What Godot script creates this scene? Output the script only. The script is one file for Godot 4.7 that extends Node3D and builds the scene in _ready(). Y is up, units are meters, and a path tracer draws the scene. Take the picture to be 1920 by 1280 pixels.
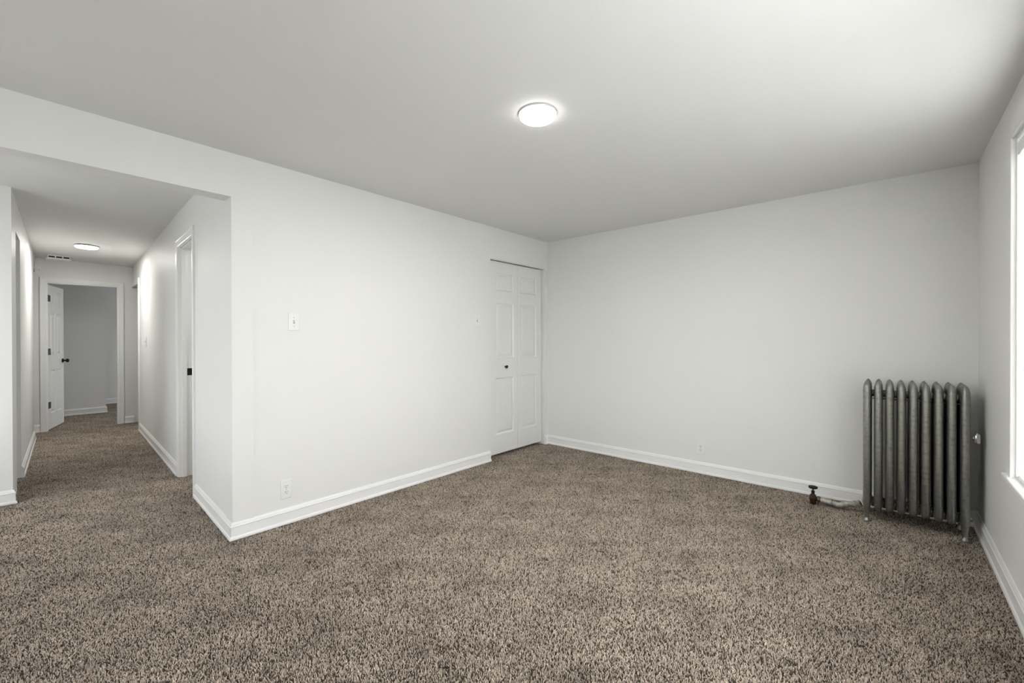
extends Node3D
# An empty carpeted room with a hall, a bifold closet and a cast-iron radiator. Metres, y up.
# Origin: floor corner between the left wall (x = 0) and the far wall (z = 0).

const H := 2.44          # ceiling
const W := 3.568         # window wall
const OUT_W := 3.74      # its outer face
const FAR_X := -8.56     # end of the space beyond the hall door
const BACK_Z := 5.4
var M := {}
var taken := {}
var rng := RandomNumberGenerator.new()

# hall walls run slightly out of square
const RD := Vector3(-1, 0, -0.045)
const LD := Vector3(-1, 0, -0.047)

class Fr:  # a frame on a wall: s along it, y up, d out of its face
	var o: Vector3
	var t: Vector3
	var n: Vector3
	func _init(a: Vector3, along: Vector3, out: Vector3):
		o = a; t = along.normalized(); n = out.normalized()
	func p(s: float, y: float, d: float) -> Vector3:
		return o + t * s + Vector3.UP * y + n * d

class MB:
	var st := SurfaceTool.new()
	func _init():
		st.begin(Mesh.PRIMITIVE_TRIANGLES); st.set_smooth_group(-1)
	func tri(a, b, c):  # counter-clockwise seen from outside
		st.add_vertex(a); st.add_vertex(c); st.add_vertex(b)
	func quad(a, b, c, d):
		tri(a, b, c); tri(a, c, d)
	func smooth(on: bool):
		st.set_smooth_group(1 if on else -1)
	func box(a: Vector3, b: Vector3):
		framed(Fr.new(Vector3.ZERO, Vector3.RIGHT, Vector3.BACK), a.x, b.x, a.y, b.y, a.z, b.z)
	func framed(f: Fr, s0: float, s1: float, y0: float, y1: float, d0: float, d1: float, bev := 0.0):
		var flip := f.t.cross(Vector3.UP).dot(f.n) < 0
		var g := []
		for k in 8:
			g.append(f.p(s1 if k & 1 else s0, y1 if k & 2 else y0, d1 if k & 4 else d0))
		if bev > 0.0:
			bevelled(f, s0, s1, y0, y1, d0, d1, bev, flip); return
		for q in [[4, 5, 7, 6], [1, 0, 2, 3], [5, 1, 3, 7], [0, 4, 6, 2], [6, 7, 3, 2], [0, 1, 5, 4]]:
			if flip: quad(g[q[3]], g[q[2]], g[q[1]], g[q[0]])
			else: quad(g[q[0]], g[q[1]], g[q[2]], g[q[3]])
	func bevelled(f: Fr, s0, s1, y0, y1, d0, d1, b, flip):
		# front face set in by a chamfer, back left square
		var r := []
		for l in [[0.0, d0], [0.0, d1 - b], [b, d1]]:
			r.append([f.p(s0 + l[0], y0 + l[0], l[1]), f.p(s1 - l[0], y0 + l[0], l[1]), f.p(s1 - l[0], y1 - l[0], l[1]), f.p(s0 + l[0], y1 - l[0], l[1])])
		for k in 2:
			for i in 4:
				var j := (i + 1) % 4
				if flip: quad(r[k][i], r[k + 1][i], r[k + 1][j], r[k][j])
				else: quad(r[k][i], r[k][j], r[k + 1][j], r[k + 1][i])
		if flip: quad(r[2][3], r[2][2], r[2][1], r[2][0]); quad(r[0][0], r[0][1], r[0][2], r[0][3])
		else: quad(r[2][0], r[2][1], r[2][2], r[2][3]); quad(r[0][3], r[0][2], r[0][1], r[0][0])
	func loft(rings: Array, closed := true, caps := true):  # rings of points, each counter-clockwise seen from the end they grow towards
		var n: int = rings[0].size()
		for k in rings.size() - 1:
			for i in (n if closed else n - 1):
				var j := (i + 1) % n
				quad(rings[k][i], rings[k][j], rings[k + 1][j], rings[k + 1][i])
		if caps and closed:
			for i in range(1, n - 1):
				tri(rings[0][0], rings[0][i + 1], rings[0][i])
				var e = rings[rings.size() - 1]
				tri(e[0], e[i], e[i + 1])
	func lathe(base: Vector3, axis: Vector3, prof: Array, seg := 20):  # prof: [radius, along]
		var w := axis.normalized()
		var u := w.cross(Vector3.RIGHT if absf(w.x) < 0.8 else Vector3.UP).normalized()
		var v := w.cross(u)
		var rings := []
		for q in prof:
			var ring := []
			for i in seg:
				var a := TAU * i / seg
				ring.append(base + w * q[1] + (u * cos(a) + v * sin(a)) * maxf(q[0], 0.0002))
			rings.append(ring)
		loft(rings)
	func tube(pts: Array, rad: Array, seg := 14):
		var rings := []
		var u := Vector3.ZERO
		for k in pts.size():
			var w: Vector3 = (pts[mini(k + 1, pts.size() - 1)] - pts[maxi(k - 1, 0)]).normalized()
			if u == Vector3.ZERO: u = w.cross(Vector3.UP if absf(w.y) < 0.9 else Vector3.RIGHT).normalized()
			u = (u - w * u.dot(w)).normalized()
			var v := w.cross(u)
			var ring := []
			for i in seg:
				var a := TAU * i / seg
				ring.append(pts[k] + (u * cos(a) + v * sin(a)) * rad[mini(k, rad.size() - 1)])
			rings.append(ring)
		loft(rings)
	func sweep(f: Fr, s0: float, s1: float, prof: Array, m0 := 0.0, m1 := 0.0):  # prof: [depth, height]; m: mitre at the ends
		var flip := f.t.cross(Vector3.UP).dot(f.n) > 0
		var a := []
		var b := []
		for q in prof:
			a.append(f.p(s0 - m0 * q[0], q[1], q[0])); b.append(f.p(s1 + m1 * q[0], q[1], q[0]))
		if flip:
			a.reverse(); b.reverse()
		loft([a, b])
	func done() -> ArrayMesh:
		st.index(); st.generate_normals()
		return st.commit()

func _ready():
	# ---------------- camera, sky, exposure ----------------
	var cam := Camera3D.new(); cam.name = "camera"; add_child(cam)
	var ya := -0.71974; var pi_ := -0.004; var ro := 0.0017
	cam.basis = Basis(Vector3.UP, -ya) * Basis(Vector3.RIGHT, pi_) * Basis(Vector3.BACK, -ro)
	cam.position = Vector3(3.116, 1.2597, 4.2171)
	cam.fov = rad_to_deg(2.0 * atan(640.0 / 805.08)); cam.near = 0.05; cam.far = 60.0
	cam.current = true
	var env := Environment.new()
	var sky := Sky.new(); var sm := ProceduralSkyMaterial.new()
	sm.sky_top_color = Color(0.82, 0.835, 0.85); sm.sky_horizon_color = Color(0.94, 0.945, 0.95)
	sm.ground_bottom_color = Color(0.45, 0.45, 0.44); sm.ground_horizon_color = Color(0.7, 0.7, 0.7)
	sky.sky_material = sm
	env.background_mode = Environment.BG_SKY; env.sky = sky
	env.background_energy_multiplier = 5.4
	env.tonemap_mode = Environment.TONE_MAPPER_LINEAR
	env.tonemap_exposure = 1.28
	env.sdfgi_enabled = true; env.ssao_enabled = true; env.ssil_enabled = true
	var we := WorldEnvironment.new(); we.name = "world_environment"; we.environment = env; add_child(we)
	# daylight at the windows
	daylight("daylight", Vector3(OUT_W + 0.06, 1.40, 1.69), Vector3(-1, 0, 0), Vector2(1.1, 1.6), 11.0)
	daylight("daylight", Vector3(OUT_W + 0.06, 1.40, 3.05), Vector3(-1, 0, 0), Vector2(1.1, 1.6), 3.5)
	daylight("daylight", Vector3(0.86, 1.40, BACK_Z + 0.2), Vector3(0, 0, -1), Vector2(1.1, 1.6), 0.2)
	daylight("daylight", Vector3(-1.0, 1.40, BACK_Z + 0.2), Vector3(0, 0, -1), Vector2(1.1, 1.6), 1.05)
	daylight("daylight", Vector3(-6.9, 1.40, -0.2), Vector3(0, 0, 1), Vector2(1.1, 1.6), 2.6)
	materials()
	shell()
	carpet()
	closet_door()
	hall_door()
	hall_openings()
	window_front()
	plates()
	lamps()
	hall_fittings()
	radiator()
	valve()

func daylight(nm: String, at: Vector3, to: Vector3, size: Vector2, e: float):
	var l := AreaLight3D.new(); l.name = nm
	l.area_size = size; l.light_energy = e; l.light_color = Color(0.98, 0.988, 1.0)
	l.shadow_enabled = true; l.set("area_range", 20.0); l.set("area_attenuation", 2.0)
	add_child(l, true)
	l.look_at_from_position(at, at + to, Vector3.UP)

# ---------------- small helpers ----------------
func numbered(nm: String) -> String:
	if not taken.has(nm):
		taken[nm] = 0; return nm
	taken[nm] += 1
	return "%s_%03d" % [nm, taken[nm]]

func tag(o: Node3D, label := "", category := "", group := "", kind := "") -> Node3D:
	if label: o.set_meta("label", label)
	if category: o.set_meta("category", category)
	if group: o.set_meta("group", group)
	if kind: o.set_meta("kind", kind)
	return o

func part(nm: String, b: MB, mat: Material, parent: Node) -> MeshInstance3D:
	return part_mesh(nm, b.done(), mat, parent)

func part_mesh(nm: String, mesh: Mesh, mat: Material, parent: Node) -> MeshInstance3D:
	var o := MeshInstance3D.new(); o.mesh = mesh; o.material_override = mat
	o.name = numbered(nm) if parent == self else nm
	o.cast_shadow = GeometryInstance3D.SHADOW_CASTING_SETTING_ON
	parent.add_child(o, true)
	return o

func thing(nm: String, at: Vector3, label: String, category: String, group := "", kind := "") -> Node3D:
	var o := Node3D.new(); o.name = numbered(nm); o.position = at; add_child(o)
	return tag(o, label, category, group, kind)

func struct(nm: String, b: MB, mat: Material, label: String, category: String) -> MeshInstance3D:
	var o := part(nm, b, mat, self); tag(o, label, category, "", "structure"); return o

func rwall(x: float) -> float: return 3.345 + 0.045 * x
func lwall(x: float) -> float: return 4.269 + 0.047 * (x + 1.983)

func mat(nm: String, c: Color, rough := 0.5, metal := 0.0, spec := 0.5) -> StandardMaterial3D:
	var m := StandardMaterial3D.new(); m.resource_name = nm
	m.albedo_color = c; m.roughness = rough; m.metallic = metal; m.metallic_specular = spec
	return m

func noise_tex(seed_: int, freq: float, oct := 3, size := 512, ramp: Gradient = null, normal := false, bump := 4.0) -> NoiseTexture2D:
	var n := FastNoiseLite.new(); n.seed = seed_; n.noise_type = FastNoiseLite.TYPE_SIMPLEX_SMOOTH
	n.frequency = freq; n.fractal_octaves = oct
	var t := NoiseTexture2D.new(); t.width = size; t.height = size; t.seamless = true; t.noise = n
	if ramp: t.color_ramp = ramp
	if normal:
		t.as_normal_map = true; t.bump_strength = bump
	return t

func ramp(a: Array) -> Gradient:
	var g := Gradient.new()
	var offs := PackedFloat32Array(); var cols := PackedColorArray()
	for q in a:
		offs.append(q[0]); cols.append(q[1])
	g.offsets = offs; g.colors = cols
	return g

func materials():
	# painted plaster, with faint roller texture
	var roller := noise_tex(3, 0.03, 4, 512, null, true, 1.2)
	for q in [["wall", Color(0.93, 0.93, 0.92), 0.5], ["ceiling", Color(0.92, 0.92, 0.91), 0.75]]:
		var m := mat(q[0], q[1], q[2], 0.0, 0.4)
		m.normal_enabled = true; m.normal_texture = roller; m.normal_scale = 0.12
		m.uv1_triplanar = true; m.uv1_world_triplanar = true; m.uv1_scale = Vector3.ONE * 2.0
		M[q[0]] = m
	M.trim = mat("trim", Color(0.955, 0.955, 0.95), 0.35)
	M.door = mat("door", Color(0.925, 0.925, 0.915), 0.4)
	M.plate = mat("plate", Color(0.94, 0.94, 0.93), 0.3)
	M.black = mat("black", Color(0.035, 0.034, 0.033), 0.4, 0.3)
	M.slot = mat("slot", Color(0.12, 0.115, 0.11), 0.7)
	M.collar = mat("collar", Color(0.62, 0.61, 0.6), 0.6)
	M.screw = mat("screw", Color(0.75, 0.75, 0.74), 0.35, 0.6)
	M.track = mat("track", Color(0.86, 0.86, 0.85), 0.45)
	# aluminium bronze radiator paint, a little worn
	var rm := mat("radiator", Color(0.62, 0.62, 0.605), 0.33, 0.8, 0.5)
	rm.albedo_texture = noise_tex(11, 0.02, 5, 512, ramp([[0.0, Color(0.8, 0.79, 0.77)], [0.45, Color(0.95, 0.95, 0.94)], [1.0, Color(1, 1, 1)]]))
	rm.uv1_triplanar = true; rm.uv1_scale = Vector3.ONE * 3.0
	M.radiator = rm
	var br := mat("brass", Color(0.31, 0.23, 0.175), 0.45, 0.5)
	br.albedo_texture = noise_tex(21, 0.03, 4, 256, ramp([[0.0, Color(0.45, 0.4, 0.38)], [0.6, Color(0.9, 0.88, 0.85)], [1.0, Color(1, 1, 1)]]))
	br.uv1_triplanar = true; br.uv1_scale = Vector3.ONE * 12.0
	M.brass = br
	M.wheel = mat("wheel", Color(0.045, 0.036, 0.032), 0.5)
	var pm := mat("pipe", Color(0.78, 0.77, 0.74), 0.4, 0.3)
	pm.albedo_texture = noise_tex(22, 0.02, 4, 256, ramp([[0.0, Color(0.6, 0.57, 0.53)], [0.5, Color(0.92, 0.91, 0.9)], [1.0, Color(1, 1, 1)]]))
	pm.uv1_triplanar = true; pm.uv1_scale = Vector3.ONE * 8.0
	M.pipe = pm
	M.union_nut = mat("union_nut", Color(0.42, 0.36, 0.3), 0.4, 0.5)
	M.chrome = mat("chrome", Color(0.8, 0.8, 0.8), 0.15, 0.9)
	var sl := mat("slat", Color(0.95, 0.95, 0.945), 0.45)
	sl.backlight_enabled = true; sl.backlight = Color(0.90, 0.90, 0.89)
	M.slat = sl
	var gl := mat("glass", Color(0.95, 0.97, 0.97, 0.06), 0.02)
	gl.transparency = BaseMaterial3D.TRANSPARENCY_ALPHA
	M.glass = gl
	for q in [["lens", 8.0], ["lens_hall", 6.0]]:
		var m := mat(q[0], Color(0.95, 0.95, 0.95), 0.4)
		m.emission_enabled = true; m.emission = Color(1, 0.99, 0.975); m.emission_energy_multiplier = q[1]
		M[q[0]] = m
	M.rim = mat("rim", Color(0.8, 0.8, 0.79), 0.35, 0.2)
	# carpet
	var cb := mat("carpet_base", Color(0.4, 0.35, 0.3), 1.0, 0.0, 0.1)
	cb.albedo_texture = noise_tex(31, 0.25, 3, 1024, ramp([[0.0, Color(0.45, 0.43, 0.4)], [1.0, Color(1, 1, 1)]]))
	cb.uv1_triplanar = true; cb.uv1_world_triplanar = true; cb.uv1_scale = Vector3.ONE * 1.3
	M.carpet_base = cb
	var cm := mat("carpet_pile", Color(1, 1, 1), 1.0, 0.0, 0.1)
	cm.vertex_color_use_as_albedo = true
	M.carpet_pile = cm

# ---------------- room shell ----------------
# openings: [s0, s1, y0, y1]
func wall_block(b: MB, f: Fr, s0: float, s1: float, y1: float, thick: float, openings := []):
	var s := s0
	for q in openings:
		if q[0] > s + 0.001: b.framed(f, s, q[0], 0.0, y1, -thick, 0.0)
		if q[2] > 0.001: b.framed(f, q[0], q[1], 0.0, q[2], -thick, 0.0)
		if q[3] < y1 - 0.001: b.framed(f, q[0], q[1], q[3], y1, -thick, 0.0)
		s = q[1]
	if s1 > s + 0.001: b.framed(f, s, s1, 0.0, y1, -thick, 0.0)

const CLOSET := [0.072, 1.011, 0.0, 2.113]
const WIN := [1.132, 2.25, 0.60, 2.205]
const WIN2 := [2.5, 3.62, 0.60, 2.205]
const WIN3 := [0.30, 1.42, 0.60, 2.205]
const WIN5 := [1.34, 2.46, 0.60, 2.205]  # from the frame's start at x = -8.8
const WIN4 := [-1.56, -0.44, 0.60, 2.205]
const A0 := 1.155        # doorway in the right hall wall, distances along it
const A1 := 1.80
const B0 := 4.85
const D0 := 0.40         # openings in the left hall wall, distances from its corner
const D1 := 0.89
const E0 := 3.12

var f_left := Fr.new(Vector3.ZERO, Vector3(0, 0, 1), Vector3.RIGHT)
var f_far := Fr.new(Vector3.ZERO, Vector3.RIGHT, Vector3.BACK)
var f_right := Fr.new(Vector3(W, 0, 0), Vector3(0, 0, 1), Vector3.LEFT)
var f_back := Fr.new(Vector3(0, 0, BACK_Z), Vector3.RIGHT, Vector3.FORWARD)
var f_hr := Fr.new(Vector3(0, 0, 3.345), RD, Vector3(-0.045, 0, 1))
var f_hl := Fr.new(Vector3(-1.983, 0, 4.269), LD, Vector3(0.047, 0, -1))
var f_end := Fr.new(Vector3(-5.605, 0, 3.09), Vector3(-0.045, 0, 1.02), Vector3(1.02, 0, 0.045))
var f_dining := Fr.new(Vector3(-1.983, 0, 4.269), Vector3(0, 0, 1), Vector3.RIGHT)

func shell():
	var b := MB.new(); b.box(Vector3(-8.8, -0.2, -0.15), Vector3(OUT_W, -0.012, BACK_Z + 0.15))
	struct("floor", b, M.carpet_base, "brown carpeted floor of the room and hall", "floor")
	b = MB.new(); b.box(Vector3(-0.06, H, -0.15), Vector3(OUT_W, H + 0.2, BACK_Z + 0.15))
	struct("ceiling", b, M.ceiling, "plain white ceiling of the main room with the round lamp", "ceiling")
	# the hall ceiling sags a little towards its end
	b = MB.new()
	var lo := [Vector3(-8.8, 2.33, -0.1), Vector3(-5.6, 2.345, -0.1), Vector3(-2.0, 2.425, -0.1), Vector3(-0.06, 2.435, -0.1)]
	var hi := [Vector3(-8.8, 2.385, BACK_Z + 0.1), Vector3(-5.6, 2.41, BACK_Z + 0.1), Vector3(-2.0, 2.45, BACK_Z + 0.1), Vector3(-0.06, 2.45, BACK_Z + 0.1)]
	for k in 3:
		b.quad(lo[k], lo[k + 1], hi[k + 1], hi[k])
		var u := Vector3.UP
		b.quad(hi[k] * Vector3(1, 0, 1) + u * 2.65, hi[k + 1] * Vector3(1, 0, 1) + u * 2.65, lo[k + 1] * Vector3(1, 0, 1) + u * 2.65, lo[k] * Vector3(1, 0, 1) + u * 2.65)
		b.quad(lo[k] * Vector3(1, 0, 1) + u * 2.65, lo[k + 1] * Vector3(1, 0, 1) + u * 2.65, lo[k + 1], lo[k])
		b.quad(hi[k], hi[k + 1], hi[k + 1] * Vector3(1, 0, 1) + u * 2.65, hi[k] * Vector3(1, 0, 1) + u * 2.65)
	struct("ceiling", b, M.ceiling, "lower white ceiling over the hall at the left", "ceiling")
	# main room
	b = MB.new(); wall_block(b, f_left, 0.0, 3.345, H + 0.01, 0.12, [CLOSET])
	struct("wall_left", b, M.wall, "long white wall with the closet and a light switch", "wall")
	b = MB.new(); b.box(Vector3(-0.13, 2.165, 3.345), Vector3(0, H + 0.01, BACK_Z))
	struct("trim_1", b, M.wall, "white dropped header over the wide opening to the hall", "header")
	b = MB.new(); wall_block(b, f_far, -8.8, OUT_W, H + 0.2, 0.15, [[WIN5[0] - 8.8, WIN5[1] - 8.8, WIN5[2], WIN5[3]]])
	struct("wall_far", b, M.wall, "white wall behind the radiator", "wall")
	b = MB.new(); wall_block(b, f_right, 0.0, BACK_Z, H + 0.01, OUT_W - W, [WIN, WIN2])
	struct("wall_right", b, M.wall, "white wall with the window at the right edge", "wall")
	b = MB.new(); wall_block(b, f_back, -8.8, OUT_W, H + 0.2, 0.15, [WIN4, WIN3])
	struct("wall_back", b, M.wall, "white wall behind the viewer", "wall")
	# hall
	b = MB.new(); wall_block(b, f_hr, 0.0, 5.75, 2.48, 0.12, [[A0, A1, 0.0, 2.12], [B0, 5.75, 0.0, 2.075]])
	struct("wall_hall_right", b, M.wall, "white right wall of the hall with a cased doorway", "wall")
	b = MB.new(); wall_block(b, f_hl, 0.0, 3.75, 2.49, 0.12, [[D0, D1, 0.0, 2.175], [E0, 3.75, 0.0, 2.195]])
	struct("wall_hall_left", b, M.wall, "white left wall of the hall with plain openings", "wall")
	b = MB.new(); wall_block(b, f_end, -3.1, 2.4, 2.47, 0.12, [[0.172, 0.905, 0.0, 2.068]])
	struct("wall_hall_end", b, M.wall, "white end wall of the hall around the open door", "wall")
	b = MB.new(); b.framed(f_dining, 0.0, BACK_Z - 4.269, 0.0, 2.46, -0.12, 0.0)
	struct("wall_dining", b, M.wall, "bright white wall end at the left edge before the hall", "wall")
	# beyond the hall door
	b = MB.new(); b.box(Vector3(-7.34, 0, 3.25), Vector3(-7.217, 2.46, BACK_Z))
	struct("wall_partition", b, M.wall, "grey-looking wall seen through the open hall door", "wall")
	b = MB.new(); b.box(Vector3(-8.8, 0, 0), Vector3(FAR_X, 2.46, BACK_Z))
	struct("wall_end", b, M.wall, "farthest wall glimpsed through the hall door", "wall")
	# closet behind the bifold, and small rooms behind the hall doorways
	b = MB.new(); b.box(Vector3(-0.8, 0, 0), Vector3(-0.7, 2.45, 1.5)); b.box(Vector3(-0.7, 0, 1.4), Vector3(-0.12, 2.45, 1.5))
	struct("wall_closet", b, M.wall, "inside walls of the closet behind the bifold door", "wall")
	b = MB.new(); b.box(Vector3(-2.6, 0, 1.6), Vector3(-2.5, 2.45, 3.11)); b.box(Vector3(-2.5, 0, 1.6), Vector3(-0.7, 2.45, 1.7)); b.box(Vector3(-0.8, 0, 1.7), Vector3(-0.7, 2.45, 3.19))
	struct("wall_side_room", b, M.wall, "walls of the small room behind the cased hall doorway", "wall")
	baseboards()

const BASE := [[0.0, 0.0], [0.022, 0.0], [0.022, 0.010], [0.0195, 0.018], [0.0145, 0.022], [0.0135, 0.076], [0.0155, 0.079], [0.0155, 0.083], [0.0115, 0.087], [0.0105, 0.093], [0.0075, 0.099], [0.0045, 0.105], [0.0, 0.106]]

func base_run(nm: String, runs: Array, label: String):  # runs: [frame, s0, s1, mitre0, mitre1]
	var b := MB.new()
	for q in runs: b.sweep(q[0], q[1], q[2], BASE, q[3], q[4])
	struct(nm, b, M.trim, label, "baseboard")

func baseboards():
	base_run("baseboard_left", [[f_left, 1.011, 3.345, 0.0, 1.0]], "white baseboard under the long left wall")
	base_run("baseboard_left", [[f_left, 0.0, 0.067, -1.0, 0.0]], "short white baseboard stub between closet and corner")
	base_run("baseboard_far", [[f_far, 0.0, W, -1.0, -1.0]], "white baseboard under the wall behind the radiator")
	base_run("baseboard_right", [[f_right, 0.0, BACK_Z, -1.0, -1.0]], "white baseboard below the window")
	base_run("baseboard_hall_right", [[f_hr, 0.0, A0 - 0.07, 0.955, 0.0]], "white baseboard on the wall end between room and doorway")
	base_run("baseboard_hall_right", [[f_hr, A1 + 0.07, B0 - 0.065, 0.0, 0.0]], "white baseboard along the right side of the hall")
	base_run("baseboard_hall_left", [[f_hl, D1, E0, 0.0, 0.0]], "white baseboard along the left side of the hall")
	base_run("baseboard_hall_end", [[f_end, 0.0, 0.103, 0.0, 0.0]], "white baseboard right of the hall end door")
	base_run("baseboard_hall_end", [[f_end, 0.974, 1.3, 0.0, 0.0]], "white baseboard left of the hall end door")
	base_run("baseboard_dining", [[f_dining, 0.0, BACK_Z - 4.269, 1.0, 0.0]], "white baseboard under the wall end at the left edge")
	base_run("baseboard_partition", [[Fr.new(Vector3(-7.217, 0, 3.25), Vector3(0, 0, 1), Vector3.RIGHT), 0.0, 2.1, 0.8, 0.0], [Fr.new(Vector3(-7.217, 0, 3.25), Vector3(-1, 0, 0), Vector3.FORWARD), 0.0, 0.12, 0.8, 0.0]], "white baseboard seen through the open hall door")
	base_run("baseboard_end", [[Fr.new(Vector3(FAR_X, 0, 0), Vector3(0, 0, 1), Vector3.RIGHT), 0.0, 5.2, 0.0, 0.0]], "farthest white baseboard seen through the hall door")

# ---------------- carpet ----------------
func carpet():
	rng.seed = 77
	var v := PackedVector3Array(); var n := PackedVector3Array(); var c := PackedColorArray(); var ix := PackedInt32Array()
	var P := 1.2; var step := P / 222.0
	var modes := [[1, 2, 0.3], [2, -1, 1.9], [3, 1, 4.0], [-1, 3, 2.2], [2, 4, 5.1], [5, -2, 0.9], [4, 4, 3.3]]
	var k := int(P / step)
	for i in k:
		for j in k:
			var x := (i + rng.randf()) * step - P / 2.0
			var z := (j + rng.randf()) * step - P / 2.0
			var lean := rng.randf() * 0.0085
			var a := rng.randf() * TAU
			var hgt := rng.randf_range(0.0075, 0.0145)
			var rad := rng.randf_range(0.0017, 0.0027)
			var t := rng.randf()
			var lin := 0.0
			if t < 0.25: lin = rng.randf_range(0.045, 0.11)
			elif t < 0.85: lin = rng.randf_range(0.26, 0.42)
			else: lin = rng.randf_range(0.42, 0.56)
			var tone := 0.0
			for q in modes: tone += cos(TAU * (q[0] * x + q[1] * z) / P + q[2])
			lin *= 1.20 + 0.045 * tone
			var col := Color(lin * 1.06, lin * 0.905, lin * 0.745)
			var off := Vector3(cos(a), 0, sin(a))
			var b0 := v.size()
			var tw := rng.randf() * TAU
			for l in 3:
				var at: Vector3 = Vector3(x, -0.013, z) + off * lean * [0.0, 0.45, 1.0][l] + Vector3.UP * hgt * [0.0, 0.62, 1.0][l]
				for m in 3:
					var dir := Vector3(cos(tw + m * TAU / 3), 0, sin(tw + m * TAU / 3))
					v.append(at + dir * rad * [0.9, 1.0, 0.45][l])
					n.append((dir + Vector3.UP * [0.15, 0.5, 1.6][l]).normalized()); c.append(col)
			for l in 2:
				for m in 3:
					var p0 := b0 + l * 3 + m; var p1 := b0 + l * 3 + (m + 1) % 3
					ix.append_array([p0, p1, p0 + 3, p1, p1 + 3, p0 + 3])
			ix.append_array([b0 + 6, b0 + 7, b0 + 8])
	var arr := []; arr.resize(Mesh.ARRAY_MAX)
	arr[Mesh.ARRAY_VERTEX] = v; arr[Mesh.ARRAY_NORMAL] = n; arr[Mesh.ARRAY_COLOR] = c; arr[Mesh.ARRAY_INDEX] = ix
	var am := ArrayMesh.new(); am.add_surface_from_arrays(Mesh.PRIMITIVE_TRIANGLES, arr)
	var spots := []
	for gx in range(-8, 4):
		for gz in range(0, 5):
			var p := Vector3((gx + 0.5) * P - 0.3, 0, (gz + 0.5) * P)
			if p.x > OUT_W + 0.2 or p.x < -9.0: continue
			if p.x < -1.2 and p.z < 2.0: continue
			spots.append(p)
	var mm := MultiMesh.new(); mm.transform_format = MultiMesh.TRANSFORM_3D; mm.mesh = am; mm.instance_count = spots.size()
	for i in spots.size():
		mm.set_instance_transform(i, Transform3D(Basis.IDENTITY, spots[i]))
	var o := MultiMeshInstance3D.new(); o.name = "carpet_pile"; o.multimesh = mm; o.material_override = M.carpet_pile
	add_child(o, true)
	tag(o, "speckled brown twist carpet covering room and hall", "carpet", "", "stuff")

# ---------------- doors ----------------
func leaf(parent: Node, nm: String, w: float, h: float, th: float, panels: Array) -> MeshInstance3D:
	# local: x 0..w, y 0..h, front face at z = 0 towards +z; panels [x0, x1, y0, y1]
	var b := MB.new()
	var xs := [0.0, w]; var ys := [0.0, h]
	for q in panels:
		for e in [q[0], q[1]]:
			if not xs.has(e): xs.append(e)
		for e in [q[2], q[3]]:
			if not ys.has(e): ys.append(e)
	xs.sort(); ys.sort()
	for i in xs.size() - 1:
		for j in ys.size() - 1:
			var cx: float = (xs[i] + xs[i + 1]) / 2; var cy: float = (ys[j] + ys[j + 1]) / 2
			var hole := false
			for q in panels:
				if cx > q[0] and cx < q[1] and cy > q[2] and cy < q[3]: hole = true
			if not hole:
				b.quad(Vector3(xs[i], ys[j], 0), Vector3(xs[i + 1], ys[j], 0), Vector3(xs[i + 1], ys[j + 1], 0), Vector3(xs[i], ys[j + 1], 0))
	b.quad(Vector3(w, 0, -th), Vector3(0, 0, -th), Vector3(0, h, -th), Vector3(w, h, -th))
	b.quad(Vector3(0, 0, -th), Vector3(0, 0, 0), Vector3(0, h, 0), Vector3(0, h, -th))
	b.quad(Vector3(w, 0, 0), Vector3(w, 0, -th), Vector3(w, h, -th), Vector3(w, h, 0))
	b.quad(Vector3(0, h, 0), Vector3(w, h, 0), Vector3(w, h, -th), Vector3(0, h, -th))
	b.quad(Vector3(0, 0, -th), Vector3(w, 0, -th), Vector3(w, 0, 0), Vector3(0, 0, 0))
	var o := part(nm, b, M.door, parent)
	for q in panels:
		var pb := MB.new()
		var rings := []
		for e in [[0.0, 0.0], [0.004, -0.003], [0.010, -0.009], [0.016, -0.010], [0.020, -0.010], [0.040, -0.0025], [0.043, -0.002]]:
			rings.append([Vector3(q[0] + e[0], q[2] + e[0], e[1]), Vector3(q[1] - e[0], q[2] + e[0], e[1]), Vector3(q[1] - e[0], q[3] - e[0], e[1]), Vector3(q[0] + e[0], q[3] - e[0], e[1])])
		pb.loft(rings, true, false)
		var l = rings[rings.size() - 1]
		pb.quad(l[0], l[1], l[2], l[3])
		part("panel", pb, M.door, o)
	return o

func closet_door():
	var t := thing("door_1", Vector3(-0.04, 0.0, 0.0), "white six-panel bifold closet door with a small black knob", "door", "", "structure")
	var turn := Basis(Vector3.UP, PI / 2)  # local x -> -z, local z -> +x
	# left leaf spans z 0.980 .. 0.522, right leaf 0.519 .. 0.075; local x grows towards -z
	var l1 := leaf(t, "leaf", 0.458, 2.065, 0.034, [[0.101, 0.392, 0.205, 0.815], [0.101, 0.392, 1.021, 1.623], [0.101, 0.392, 1.752, 1.945]])
	l1.transform = Transform3D(turn, Vector3(0, 0.035, 0.980))
	var l2 := leaf(t, "leaf", 0.437, 2.065, 0.034, [[0.051, 0.339, 0.205, 0.815], [0.051, 0.339, 1.021, 1.623], [0.051, 0.339, 1.752, 1.945]])
	l2.transform = Transform3D(turn, Vector3(0, 0.035, 0.519))
	var b := MB.new(); b.smooth(true)
	b.lathe(Vector3(0, 0.966, 0.728), Vector3.RIGHT, [[0.0, 0.0], [0.011, 0.0], [0.009, 0.006], [0.007, 0.012], [0.012, 0.017], [0.0165, 0.022], [0.0165, 0.027], [0.012, 0.031], [0.0, 0.032]])
	tag(part("knob", b, M.black, t), "small round black knob")
	b = MB.new(); b.box(Vector3(0.028, 2.1015, 0.073), Vector3(0.037, 2.1129, 1.0))
	part("track", b, M.track, t)
	# jambs of the opening
	b = MB.new(); b.box(Vector3(-0.08, 0, 1.0), Vector3(0.038, 2.112, 1.0105))
	part("jamb", b, M.wall, t)

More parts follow.
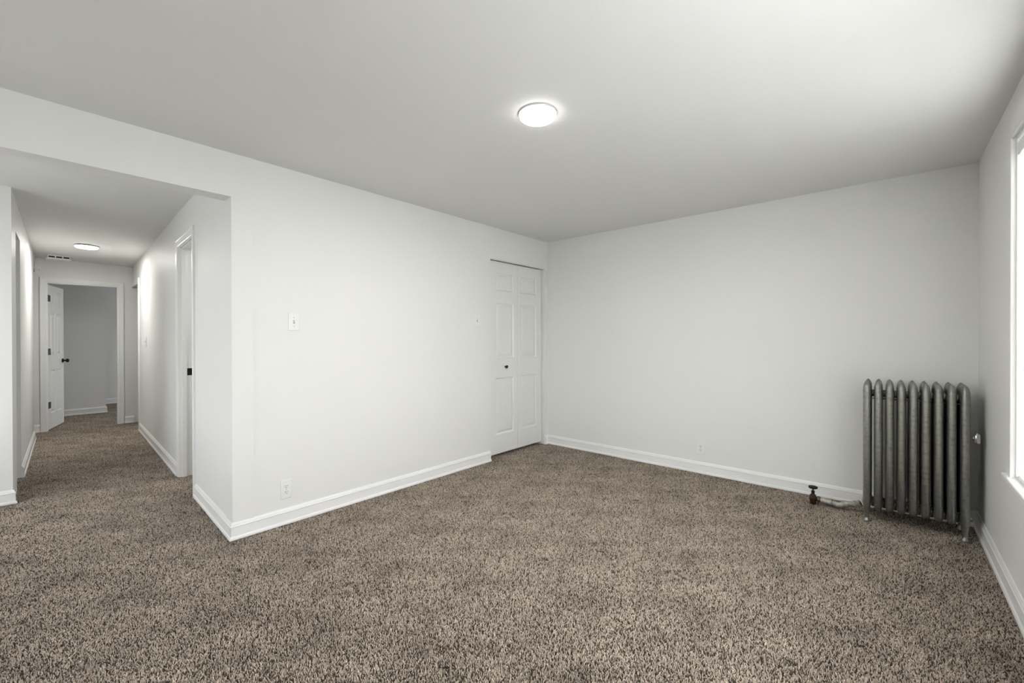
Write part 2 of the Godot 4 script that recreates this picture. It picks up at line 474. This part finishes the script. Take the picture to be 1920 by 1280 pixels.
const CASE := [[-0.005, 0.0], [-0.005, 0.010], [0.004, 0.0125], [0.014, 0.0125], [0.018, 0.015], [0.044, 0.0165], [0.050, 0.018], [0.062, 0.018], [0.065, 0.015], [0.065, 0.0]]

func casing(f: Fr, s0: float, s1: float, top: float, parent: Node, sides := 3, y0 := 0.0) -> Node3D:
	# profile u: outwards from the opening, d: out of the wall
	var b := MB.new()
	var r := [[], [], [], []]
	for q in CASE:
		r[0].append(f.p(s0 - q[0], y0, q[1])); r[1].append(f.p(s0 - q[0], top + q[0], q[1]))
		r[2].append(f.p(s1 + q[0], top + q[0], q[1])); r[3].append(f.p(s1 + q[0], y0, q[1]))
	if f.t.cross(Vector3.UP).dot(f.n) > 0:
		for k in 4: r[k].reverse()
	if sides == 3: b.loft(r)
	else: b.loft([r[0], r[1], r[2]])
	return part("casing", b, M.trim, parent)

func jambs(f: Fr, s0: float, s1: float, top: float, depth: float, parent: Node, stop := 0.038):
	var b := MB.new()
	b.framed(f, s0, s0 + 0.012, 0, top, -depth, 0.002); b.framed(f, s1 - 0.012, s1, 0, top, -depth, 0.002)
	b.framed(f, s0 + 0.012, s1 - 0.012, top - 0.012, top, -depth, 0.002)
	part("jamb", b, M.trim, parent)
	if stop > 0.0:
		b = MB.new()
		b.framed(f, s0 + 0.012, s0 + 0.024, 0, top - 0.012, -stop - 0.014, -stop + 0.02); b.framed(f, s1 - 0.024, s1 - 0.012, 0, top - 0.012, -stop - 0.014, -stop + 0.02)
		b.framed(f, s0 + 0.024, s1 - 0.024, top - 0.024, top - 0.012, -stop - 0.014, -stop + 0.02)
		part("stop", b, M.trim, parent)

func hall_door():
	var t := thing("door_2", Vector3.ZERO, "white six-panel door standing open at the hall end, black hinges and knob", "door", "", "structure")
	var s0 := 0.172; var s1 := 0.905
	casing(f_end, s0, s1, 2.068, t)
	jambs(f_end, s0, s1, 2.068, 0.124, t, 0.0)
	var hinge := Vector3(-5.70, 0.012, 3.980)
	var o := leaf(t, "leaf", 0.70, 2.032, 0.035, [[0.11, 0.315, 0.22, 0.83], [0.385, 0.59, 0.22, 0.83], [0.11, 0.315, 1.04, 1.64], [0.385, 0.59, 1.04, 1.64], [0.11, 0.315, 1.755, 1.945], [0.385, 0.59, 1.755, 1.945]])
	var ang := deg_to_rad(15.0)
	var ax := Vector3(-cos(ang), 0, -sin(ang))
	var nz := Vector3(sin(ang), 0, -cos(ang))
	o.transform = Transform3D(Basis(ax, Vector3.UP, nz), hinge)
	var fl := Fr.new(hinge, ax, nz)
	for y in [0.34, 1.09, 1.84]:
		var b := MB.new()
		b.framed(fl, -0.004, 0.1, y - 0.045, y + 0.045, -0.002, 0.0035, 0.001)
		b.lathe(fl.p(-0.006, y - 0.047, 0.0), Vector3.UP, [[0.0, 0.0], [0.006, 0.0], [0.006, 0.094], [0.0, 0.094]], 10)
		tag(part("hinge", b, M.black, t), "black door hinge")
	var b := MB.new(); b.smooth(true)
	b.lathe(fl.p(0.635, 0.945, 0.0), nz, [[0.0, 0.0], [0.033, 0.0], [0.033, 0.006], [0.028, 0.011], [0.013, 0.013], [0.011, 0.032], [0.018, 0.038], [0.027, 0.047], [0.029, 0.058], [0.024, 0.068], [0.012, 0.073], [0.0, 0.074]], 24)
	tag(part("knob", b, M.black, t), "black door knob")

func hall_openings():
	var t := thing("door_3", Vector3.ZERO, "white cased doorway in the right hall wall near the room", "doorway", "", "structure")
	casing(f_hr, A0, A1, 2.12, t)
	jambs(f_hr, A0, A1, 2.12, 0.124, t)
	var b := MB.new(); b.framed(f_hr, A1 - 0.0135, A1 - 0.012, 0.935, 1.0, -0.104, -0.058)
	tag(part("strike_plate", b, M.black, t), "black latch strike plate")
	t = thing("door_4", Vector3.ZERO, "narrow white doorway on the right at the very end of the hall", "doorway", "", "structure")
	casing(f_hr, B0, 5.64, 2.075, t, 2)

# ---------------- window ----------------
func window_unit(nm: String, f: Fr, w: Array, label: String) -> Node3D:
	var t := thing(nm, Vector3.ZERO, label, "window", "", "structure")
	var s0: float = w[0]; var s1: float = w[1]; var y0: float = w[2]; var y1: float = w[3]
	var b := MB.new()  # jamb lining
	b.framed(f, s0, s0 + 0.012, y0, y1, -0.13, 0.0); b.framed(f, s1 - 0.012, s1, y0, y1, -0.13, 0.0); b.framed(f, s0 + 0.012, s1 - 0.012, y1 - 0.012, y1, -0.13, 0.0)
	part("frame", b, M.trim, t)
	# flat wall-coloured casing: two legs and head
	b = MB.new()
	b.framed(f, s0 - 0.092, s0, y0, y1 + 0.078, 0.0, 0.018, 0.002); b.framed(f, s1, s1 + 0.092, y0, y1 + 0.078, 0.0, 0.018, 0.002); b.framed(f, s0, s1, y1, y1 + 0.078, 0.0, 0.018, 0.002)
	part("casing", b, M.wall, t)
	b = MB.new()
	b.framed(f, s0 + 0.0005, s1 - 0.0005, y0 - 0.02, y0 + 0.003, -0.13, 0.001)
	b.framed(f, s0 - 0.10, s1 + 0.10, y0 - 0.022, y0 + 0.003, 0.0, 0.034, 0.004)
	part("stool", b, M.trim, t)
	b = MB.new(); b.framed(f, s0 - 0.08, s1 + 0.08, y0 - 0.095, y0 - 0.022, 0.0, 0.014, 0.003)
	part("apron", b, M.wall, t)
	var mid := (y0 + y1) / 2
	for q in [[y0, mid + 0.02, -0.085], [mid - 0.02, y1 - 0.012, -0.115]]:
		b = MB.new()
		var d: float = q[2]
		b.framed(f, s0 + 0.012, s0 + 0.055, q[0], q[1], d - 0.028, d); b.framed(f, s1 - 0.055, s1 - 0.012, q[0], q[1], d - 0.028, d)
		b.framed(f, s0 + 0.055, s1 - 0.055, q[0], q[0] + 0.045, d - 0.028, d); b.framed(f, s0 + 0.055, s1 - 0.055, q[1] - 0.045, q[1], d - 0.028, d)
		var sash := part("sash", b, M.trim, t)
		b = MB.new(); b.framed(f, s0 + 0.055, s1 - 0.055, q[0] + 0.045, q[1] - 0.045, d - 0.016, d - 0.012)
		part("pane", b, M.glass, sash)
	return t

func window_front():
	window_unit("window_1", f_right, WIN, "white-trimmed window at the right edge with closed blinds")
	window_unit("window_2", f_right, WIN2, "white-trimmed window beside the viewer, outside the picture")
	window_unit("window_3", f_back, WIN3, "white-trimmed window behind the viewer, outside the picture")
	window_unit("window_4", f_back, WIN4, "white-trimmed window beyond the wide opening, outside the picture")
	window_unit("window_5", Fr.new(Vector3(-8.8, 0, 0), Vector3.RIGHT, Vector3.BACK), WIN5, "white-trimmed window of the room beyond the hall door, outside the picture")
	# horizontal blind hanging inside the frame
	var s0: float = WIN[0] + 0.014; var s1: float = WIN[1] - 0.014
	var t := thing("window_blind", Vector3.ZERO, "white horizontal slat blind lowered over the right window", "blind")
	var b := MB.new(); b.framed(f_right, s0, s1, 2.135, 2.175, -0.055, -0.012)
	part("headrail", b, M.trim, t)
	b = MB.new(); b.framed(f_right, s0 - 0.004, s1 + 0.004, 2.118, 2.18, -0.012, -0.004, 0.002)
	part("valance", b, M.trim, t)
	# one slat: gently curved strip, tilted almost shut
	b = MB.new(); b.smooth(true)
	var n := 6; var w := 0.05; var tilt := deg_to_rad(80.8)
	var ring_a := []; var ring_b := []
	for side in [1.0, -1.0]:
		for k in n + 1:
			var u: float = (float(k) / n - 0.5) * side
			var e: float = 0.0035 * (1.0 - 4.0 * u * u) + side * 0.0012
			var dd: float = u * w * cos(tilt) - e * sin(tilt)
			var yy: float = u * w * sin(tilt) + e * cos(tilt)
			ring_a.append(Vector3(0, yy, dd)); ring_b.append(Vector3(s1 - s0 - 0.006, yy, dd))
	b.loft([ring_a, ring_b])
	var sm := b.done()
	var y := 2.10
	while y > 0.64:
		var o := part_mesh("slat", sm, M.slat, t)
		o.transform = Transform3D(Basis(f_right.t, Vector3.UP, f_right.n), f_right.p(s0 + 0.003, y, -0.024))
		y -= 0.042
	b = MB.new(); b.framed(f_right, s0 + 0.003, s1 - 0.003, 0.601, 0.624, -0.046, -0.006, 0.003)
	part("bottom_rail", b, M.trim, t)
	for s in [s0 + 0.13, (s0 + s1) / 2, s1 - 0.13]:
		b = MB.new(); b.framed(f_right, s - 0.001, s + 0.001, 0.62, 2.14, -0.0065, -0.005)
		part("ladder_cord", b, M.trim, t)

# ---------------- plates on the walls ----------------
func wall_plate(nm: String, f: Fr, s: float, y: float, w: float, h: float, label: String, category: String) -> Node3D:
	var t := thing(nm, f.p(s, y, 0.0), label, category)
	t.basis = Basis(f.n.cross(Vector3.UP) * -1.0, Vector3.UP, f.n)
	var g := Fr.new(Vector3.ZERO, Vector3.RIGHT, Vector3.BACK)
	var b := MB.new(); b.framed(g, -w / 2, w / 2, -h / 2, h / 2, 0.0, 0.007, 0.003)
	part("plate", b, M.plate, t)
	return t

func screw(t: Node3D, y: float):
	var b := MB.new(); b.smooth(true); b.lathe(Vector3(0, y, 0.006), Vector3.BACK, [[0.0, 0.0], [0.0035, 0.0], [0.0032, 0.0018], [0.0, 0.0022]], 10)
	part("screw", b, M.screw, t)

func toggle_switch(f: Fr, s: float, y: float, w: float, h: float, up: bool, label: String):
	var t := wall_plate("light_switch", f, s, y, w, h, label, "light switch")
	var g := Fr.new(Vector3.ZERO, Vector3.RIGHT, Vector3.BACK)
	var b := MB.new(); b.framed(g, -0.0055, 0.0055, -0.0125, 0.0125, 0.0068, 0.0074)
	part("collar", b, M.collar, t)
	b = MB.new()
	var k := 1.0 if up else -1.0
	var q := [Vector3(-0.004, -0.006, 0.007), Vector3(0.004, -0.006, 0.007), Vector3(0.004, 0.006, 0.007), Vector3(-0.004, 0.006, 0.007)]
	var e := [Vector3(-0.0032, k * 0.009 - 0.003, 0.019), Vector3(0.0032, k * 0.009 - 0.003, 0.019), Vector3(0.0032, k * 0.009 + 0.003, 0.019), Vector3(-0.0032, k * 0.009 + 0.003, 0.019)]
	b.loft([q, e])
	part("toggle", b, M.plate, t)
	screw(t, 0.03); screw(t, -0.03)

func outlet(f: Fr, s: float, y: float, w: float, h: float, label: String):
	var t := wall_plate("outlet", f, s, y, w, h, label, "outlet")
	var g := Fr.new(Vector3.ZERO, Vector3.RIGHT, Vector3.BACK)
	for c in [0.0195, -0.0195]:
		var b := MB.new()
		var a := []; var d := []
		for i in 24:  # round face with flat top and bottom
			var p := Vector2(cos(TAU * i / 24), sin(TAU * i / 24)) * 0.0172
			p.y = clampf(p.y, -0.0142, 0.0142)
			a.append(Vector3(p.x, c + p.y, 0.006)); d.append(Vector3(p.x * 0.97, c + p.y * 0.97, 0.0088))
		b.loft([a, d])
		var r := part("receptacle", b, M.plate, t)
		b = MB.new(); b.framed(g, -0.0078, -0.0052, c - 0.001, c + 0.0085, 0.0085, 0.0091); part("slot", b, M.slot, r)
		b = MB.new(); b.framed(g, 0.0052, 0.0078, c, c + 0.0078, 0.0085, 0.0091); part("slot", b, M.slot, r)
		b = MB.new(); b.lathe(Vector3(0, c - 0.008, 0.0085), Vector3.BACK, [[0.0, 0.0], [0.0028, 0.0], [0.0028, 0.0006], [0.0, 0.0006]], 10); part("ground_hole", b, M.slot, r)
	screw(t, 0.0)

func plates():
	toggle_switch(f_left, 2.970, 1.387, 0.074, 0.122, true, "white toggle light switch alone in the middle of the long left wall")
	toggle_switch(f_left, 1.200, 1.450, 0.075, 0.118, false, "white toggle light switch just left of the bifold closet door")
	toggle_switch(f_hr, 4.10, 1.239, 0.072, 0.116, true, "faint white light switch on the right wall deep in the hall")
	outlet(f_left, 3.025, 0.236, 0.072, 0.126, "white duplex outlet low on the left wall below the light switch")
	outlet(f_far, 1.788, 0.236, 0.072, 0.116, "white duplex outlet low on the far wall left of the radiator")

# ---------------- lamps ----------------
func disc_lamp(at: Vector3, r: float, lens: Material, e: float, label: String):
	var t := thing("ceiling_light", at, label, "ceiling light", "round flush ceiling lights")
	var b := MB.new(); b.smooth(true)
	b.lathe(Vector3.ZERO, Vector3.DOWN, [[r * 0.9, -0.004], [r, 0.0], [r, 0.006], [r * 0.985, 0.0085], [r * 0.955, 0.0085], [r * 0.95, 0.004]], 56)
	part("rim", b, M.rim, t)
	b = MB.new(); b.smooth(true)
	b.lathe(Vector3.ZERO, Vector3.DOWN, [[r * 0.9, 0.003], [r * 0.948, 0.006], [r * 0.945, 0.014], [r * 0.92, 0.021], [r * 0.87, 0.0255], [r * 0.7, 0.029], [r * 0.35, 0.031], [0.0, 0.0315]], 56)
	part("diffuser", b, lens, t)
	var l := AreaLight3D.new(); l.name = "lamp_light"; l.area_size = Vector2(r * 1.2, r * 1.2); l.light_energy = e
	l.set("area_range", 14.0); l.set("area_attenuation", 2.0); l.light_color = Color(1, 0.99, 0.975); l.shadow_enabled = true
	l.position = Vector3(0, -0.036, 0); l.rotation.x = -PI / 2
	t.add_child(l, true)

func lamps():
	disc_lamp(Vector3(1.739, H, 2.440), 0.101, M.lens, 1.65, "round flush ceiling light glowing in the main room ceiling")
	disc_lamp(Vector3(-1.6, 2.432, 2.4), 0.11, M.lens_hall, 1.0, "round flush ceiling light of the small side room, hidden behind its doorway")
	disc_lamp(Vector3(-4.16, 2.398, 3.70), 0.11, M.lens_hall, 1.3, "round flush ceiling light glowing in the hall ceiling")

func hall_fittings():
	# ceiling vent near the end of the hall
	var t := thing("ceiling_vent", Vector3(-5.30, 2.384, 3.89), "small white ceiling vent with dark slots at the hall end", "vent")
	t.rotation = Vector3(0, 0.045, 0.012)
	var b := MB.new(); b.box(Vector3(-0.075, -0.034, -0.105), Vector3(0.07, 0.012, 0.105))
	part("body", b, M.plate, t)
	b = MB.new(); b.box(Vector3(-0.085, -0.042, -0.115), Vector3(0.082, -0.030, 0.115))
	part("lip", b, M.plate, t)
	for z in [-0.068, 0.0, 0.068]:
		b = MB.new(); b.box(Vector3(0.06, -0.022, z - 0.028), Vector3(0.0715, -0.002, z + 0.028)); part("slot", b, M.slot, t)
	# little white box above the left of the hall end door
	t = thing("wall_sensor", f_end.p(0.985, 2.268, 0.0), "small white sensor box high in the hall corner left of the end door", "sensor")
	b = MB.new(); b.framed(Fr.new(Vector3.ZERO, f_end.t, f_end.n), -0.03, 0.03, -0.04, 0.04, 0.0, 0.03, 0.006)
	part("housing", b, M.plate, t)
	b = MB.new(); b.smooth(true); b.lathe(f_end.n * 0.029 + Vector3.DOWN * 0.012, f_end.n, [[0.0, 0.0], [0.014, 0.0], [0.011, 0.005], [0.0, 0.007]], 14)
	part("sensor_lens", b, M.trim, t)

# ---------------- radiator ----------------
func radiator():
	var t := thing("radiator", Vector3(3.005, 0, 0.0), "grey cast-iron column radiator of nine sections in the corner", "radiator")
	var pitch := 0.0590
	var zs := [0.345, 0.272, 0.199, 0.126]
	for k in 9:
		var x := k * pitch
		var b := MB.new(); b.smooth(true)
		var low := 0.09
		for zi in 4:
			var z: float = zs[zi]
			# one column: slightly flattened tube with a pointed ogee crown
			var rings := []
			var seg := 20
			var prof := [[0.012, low + 0.0], [0.019, low + 0.008], [0.0225, low + 0.03], [0.0225, 0.46], [0.0225, 0.895], [0.0224, 0.910], [0.0214, 0.927], [0.0190, 0.942], [0.0150, 0.955], [0.0098, 0.964], [0.0045, 0.9695], [0.0008, 0.972]]
			if (zi == 0 or zi == 3) and (k == 0 or k == 8):  # feet on the end sections
				prof = [[0.019, 0.0], [0.019, 0.006], [0.013, 0.016], [0.0125, 0.03], [0.015, 0.06], [0.0205, 0.11], [0.0225, 0.15]] + prof.slice(3)
			if zi == 1 or zi == 2: prof[prof.size() - 1] = [0.0008, 0.966]
			for q in prof:
				var ring := []
				for i in seg:
					var a := TAU * i / seg
					ring.append(Vector3(x + cos(a) * q[0], q[1], z - sin(a) * q[0] * (1.0 + 0.42 * smoothstep(0.016, 0.0215, q[0]))))
				rings.append(ring)
			b.loft(rings)
		var sec := part("section", b, M.radiator, t)
		# webs that join the columns of a section at crown and foot
		for q in [[0.882, 0.026], [0.120, 0.03]]:
			b = MB.new(); b.smooth(true)
			b.tube([Vector3(x, q[0], zs[0]), Vector3(x, q[0], zs[1]), Vector3(x, q[0], zs[3])], [q[1] * 0.8, q[1], q[1] * 0.8], 14)
			part("web", b, M.radiator, sec)
		if k < 8:
			for q in [0.882, 0.120]:
				var hr := 0.02 if q > 0.5 else 0.029
				b = MB.new(); b.smooth(true)
				b.lathe(Vector3(x, q, 0.272), Vector3.RIGHT, [[hr, 0.0], [hr, 0.022], [hr + 0.005, 0.0235], [hr + 0.005, 0.0355], [hr, 0.037], [hr, pitch]], 18)
				part("hub", b, M.radiator, t)
	for y in [0.849, 0.158]:
		var b := MB.new(); b.smooth(true)
		b.lathe(Vector3(-0.024, y, 0.309), Vector3.RIGHT, [[0.0, 0.0], [0.0042, 0.0], [0.0042, 8 * pitch + 0.048], [0.0, 8 * pitch + 0.048]], 10)
		part("tie_rod", b, M.radiator, t)
	# air vent on the right end
	var b := MB.new(); b.smooth(true)
	b.lathe(Vector3(8 * pitch + 0.018, 0.648, 0.345), Vector3.RIGHT, [[0.0, 0.0], [0.006, 0.0], [0.006, 0.012], [0.010, 0.013], [0.010, 0.020], [0.006, 0.021], [0.006, 0.026]], 12)
	b.lathe(Vector3(8 * pitch + 0.05, 0.630, 0.345), Vector3.UP, [[0.0, -0.012], [0.013, -0.012], [0.0155, -0.006], [0.0155, 0.034], [0.012, 0.043], [0.006, 0.046], [0.006, 0.05], [0.0, 0.05]], 16)
	tag(part("air_vent", b, M.chrome, t), "shiny chrome air vent")
	# plugs in the end hubs
	b = MB.new(); b.smooth(false)
	b.lathe(Vector3(8 * pitch, 0.120, 0.272), Vector3.RIGHT, [[0.02, 0.0], [0.02, 0.026], [0.014, 0.027], [0.014, 0.038], [0.0, 0.038]], 6)
	part("plug", b, M.radiator, t)

func valve():
	var t := thing("radiator_valve", Vector3(2.682, 0, 0.215), "old brown brass steam valve with black wheel and silver pipe left of the radiator", "valve")
	var b := MB.new(); b.smooth(true)
	# body: bulb, neck and packing nut
	b.lathe(Vector3(0, -0.012, 0), Vector3.UP, [[0.0, 0.0], [0.017, 0.0], [0.017, 0.012], [0.022, 0.014], [0.022, 0.026], [0.0205, 0.03], [0.0245, 0.042], [0.0255, 0.052], [0.0225, 0.064], [0.0195, 0.070], [0.0195, 0.078], [0.014, 0.083], [0.009, 0.090]], 18)
	b.tube([Vector3(0.0, 0.040, 0), Vector3(0.03, 0.040, 0)], [0.020, 0.017], 16)
	part("body", b, M.brass, t)
	b = MB.new(); b.lathe(Vector3(0, 0.078, 0), Vector3.UP, [[0.0, 0.0], [0.0115, 0.0], [0.0115, 0.004], [0.0125, 0.006], [0.0125, 0.017], [0.009, 0.021], [0.0, 0.021]], 6)
	part("packing_nut", b, M.brass, t)
	b = MB.new(); b.smooth(true); b.lathe(Vector3(0, 0.095, 0), Vector3.UP, [[0.0, 0.0], [0.0042, 0.0], [0.0042, 0.022], [0.0, 0.022]], 10)
	part("stem", b, M.wheel, t)
	b = MB.new(); b.smooth(true)
	var ring := []
	b.lathe(Vector3(0, 0.112, 0), Vector3.UP, [[0.004, 0.006], [0.008, 0.0], [0.014, 0.004], [0.024, 0.003], [0.029, 0.006], [0.0305, 0.012], [0.029, 0.018], [0.024, 0.020], [0.014, 0.016], [0.006, 0.020], [0.0, 0.021]], 22)
	tag(part("hand_wheel", b, M.wheel, t), "black round hand wheel")
	b = MB.new(); b.lathe(Vector3(0.028, 0.040, 0), Vector3.RIGHT, [[0.0, 0.0], [0.021, 0.0], [0.0225, 0.003], [0.0225, 0.017], [0.020, 0.020], [0.0, 0.020]], 8)
	part("union_nut", b, M.union_nut, t)
	# silver pipe run to the radiator's lower hub
	var pts := [[0.046, 0.040, 0.0, 0.0155], [0.052, 0.040, 0.0, 0.019], [0.098, 0.034, 0.002, 0.018], [0.104, 0.034, 0.002, 0.020], [0.112, 0.033, 0.003, 0.020], [0.113, 0.033, 0.003, 0.0145], [0.132, 0.030, 0.004, 0.0145], [0.133, 0.030, 0.004, 0.018], [0.150, 0.029, 0.006, 0.019], [0.175, 0.035, 0.012, 0.0195], [0.198, 0.050, 0.018, 0.0195], [0.199, 0.051, 0.018, 0.0225], [0.208, 0.055, 0.020, 0.0225], [0.209, 0.056, 0.020, 0.0165], [0.246, 0.066, 0.026, 0.0165], [0.247, 0.066, 0.026, 0.0215], [0.258, 0.069, 0.028, 0.0215], [0.259, 0.069, 0.028, 0.017], [0.272, 0.075, 0.030, 0.017], [0.273, 0.075, 0.030, 0.021], [0.282, 0.082, 0.033, 0.021]]
	var at := []; var rad := []
	for q in pts:
		at.append(Vector3(q[0], q[1], q[2])); rad.append(q[3])
	b = MB.new(); b.smooth(true); b.tube(at, rad, 16)
	tag(part("pipe", b, M.pipe, t), "silver painted pipe")
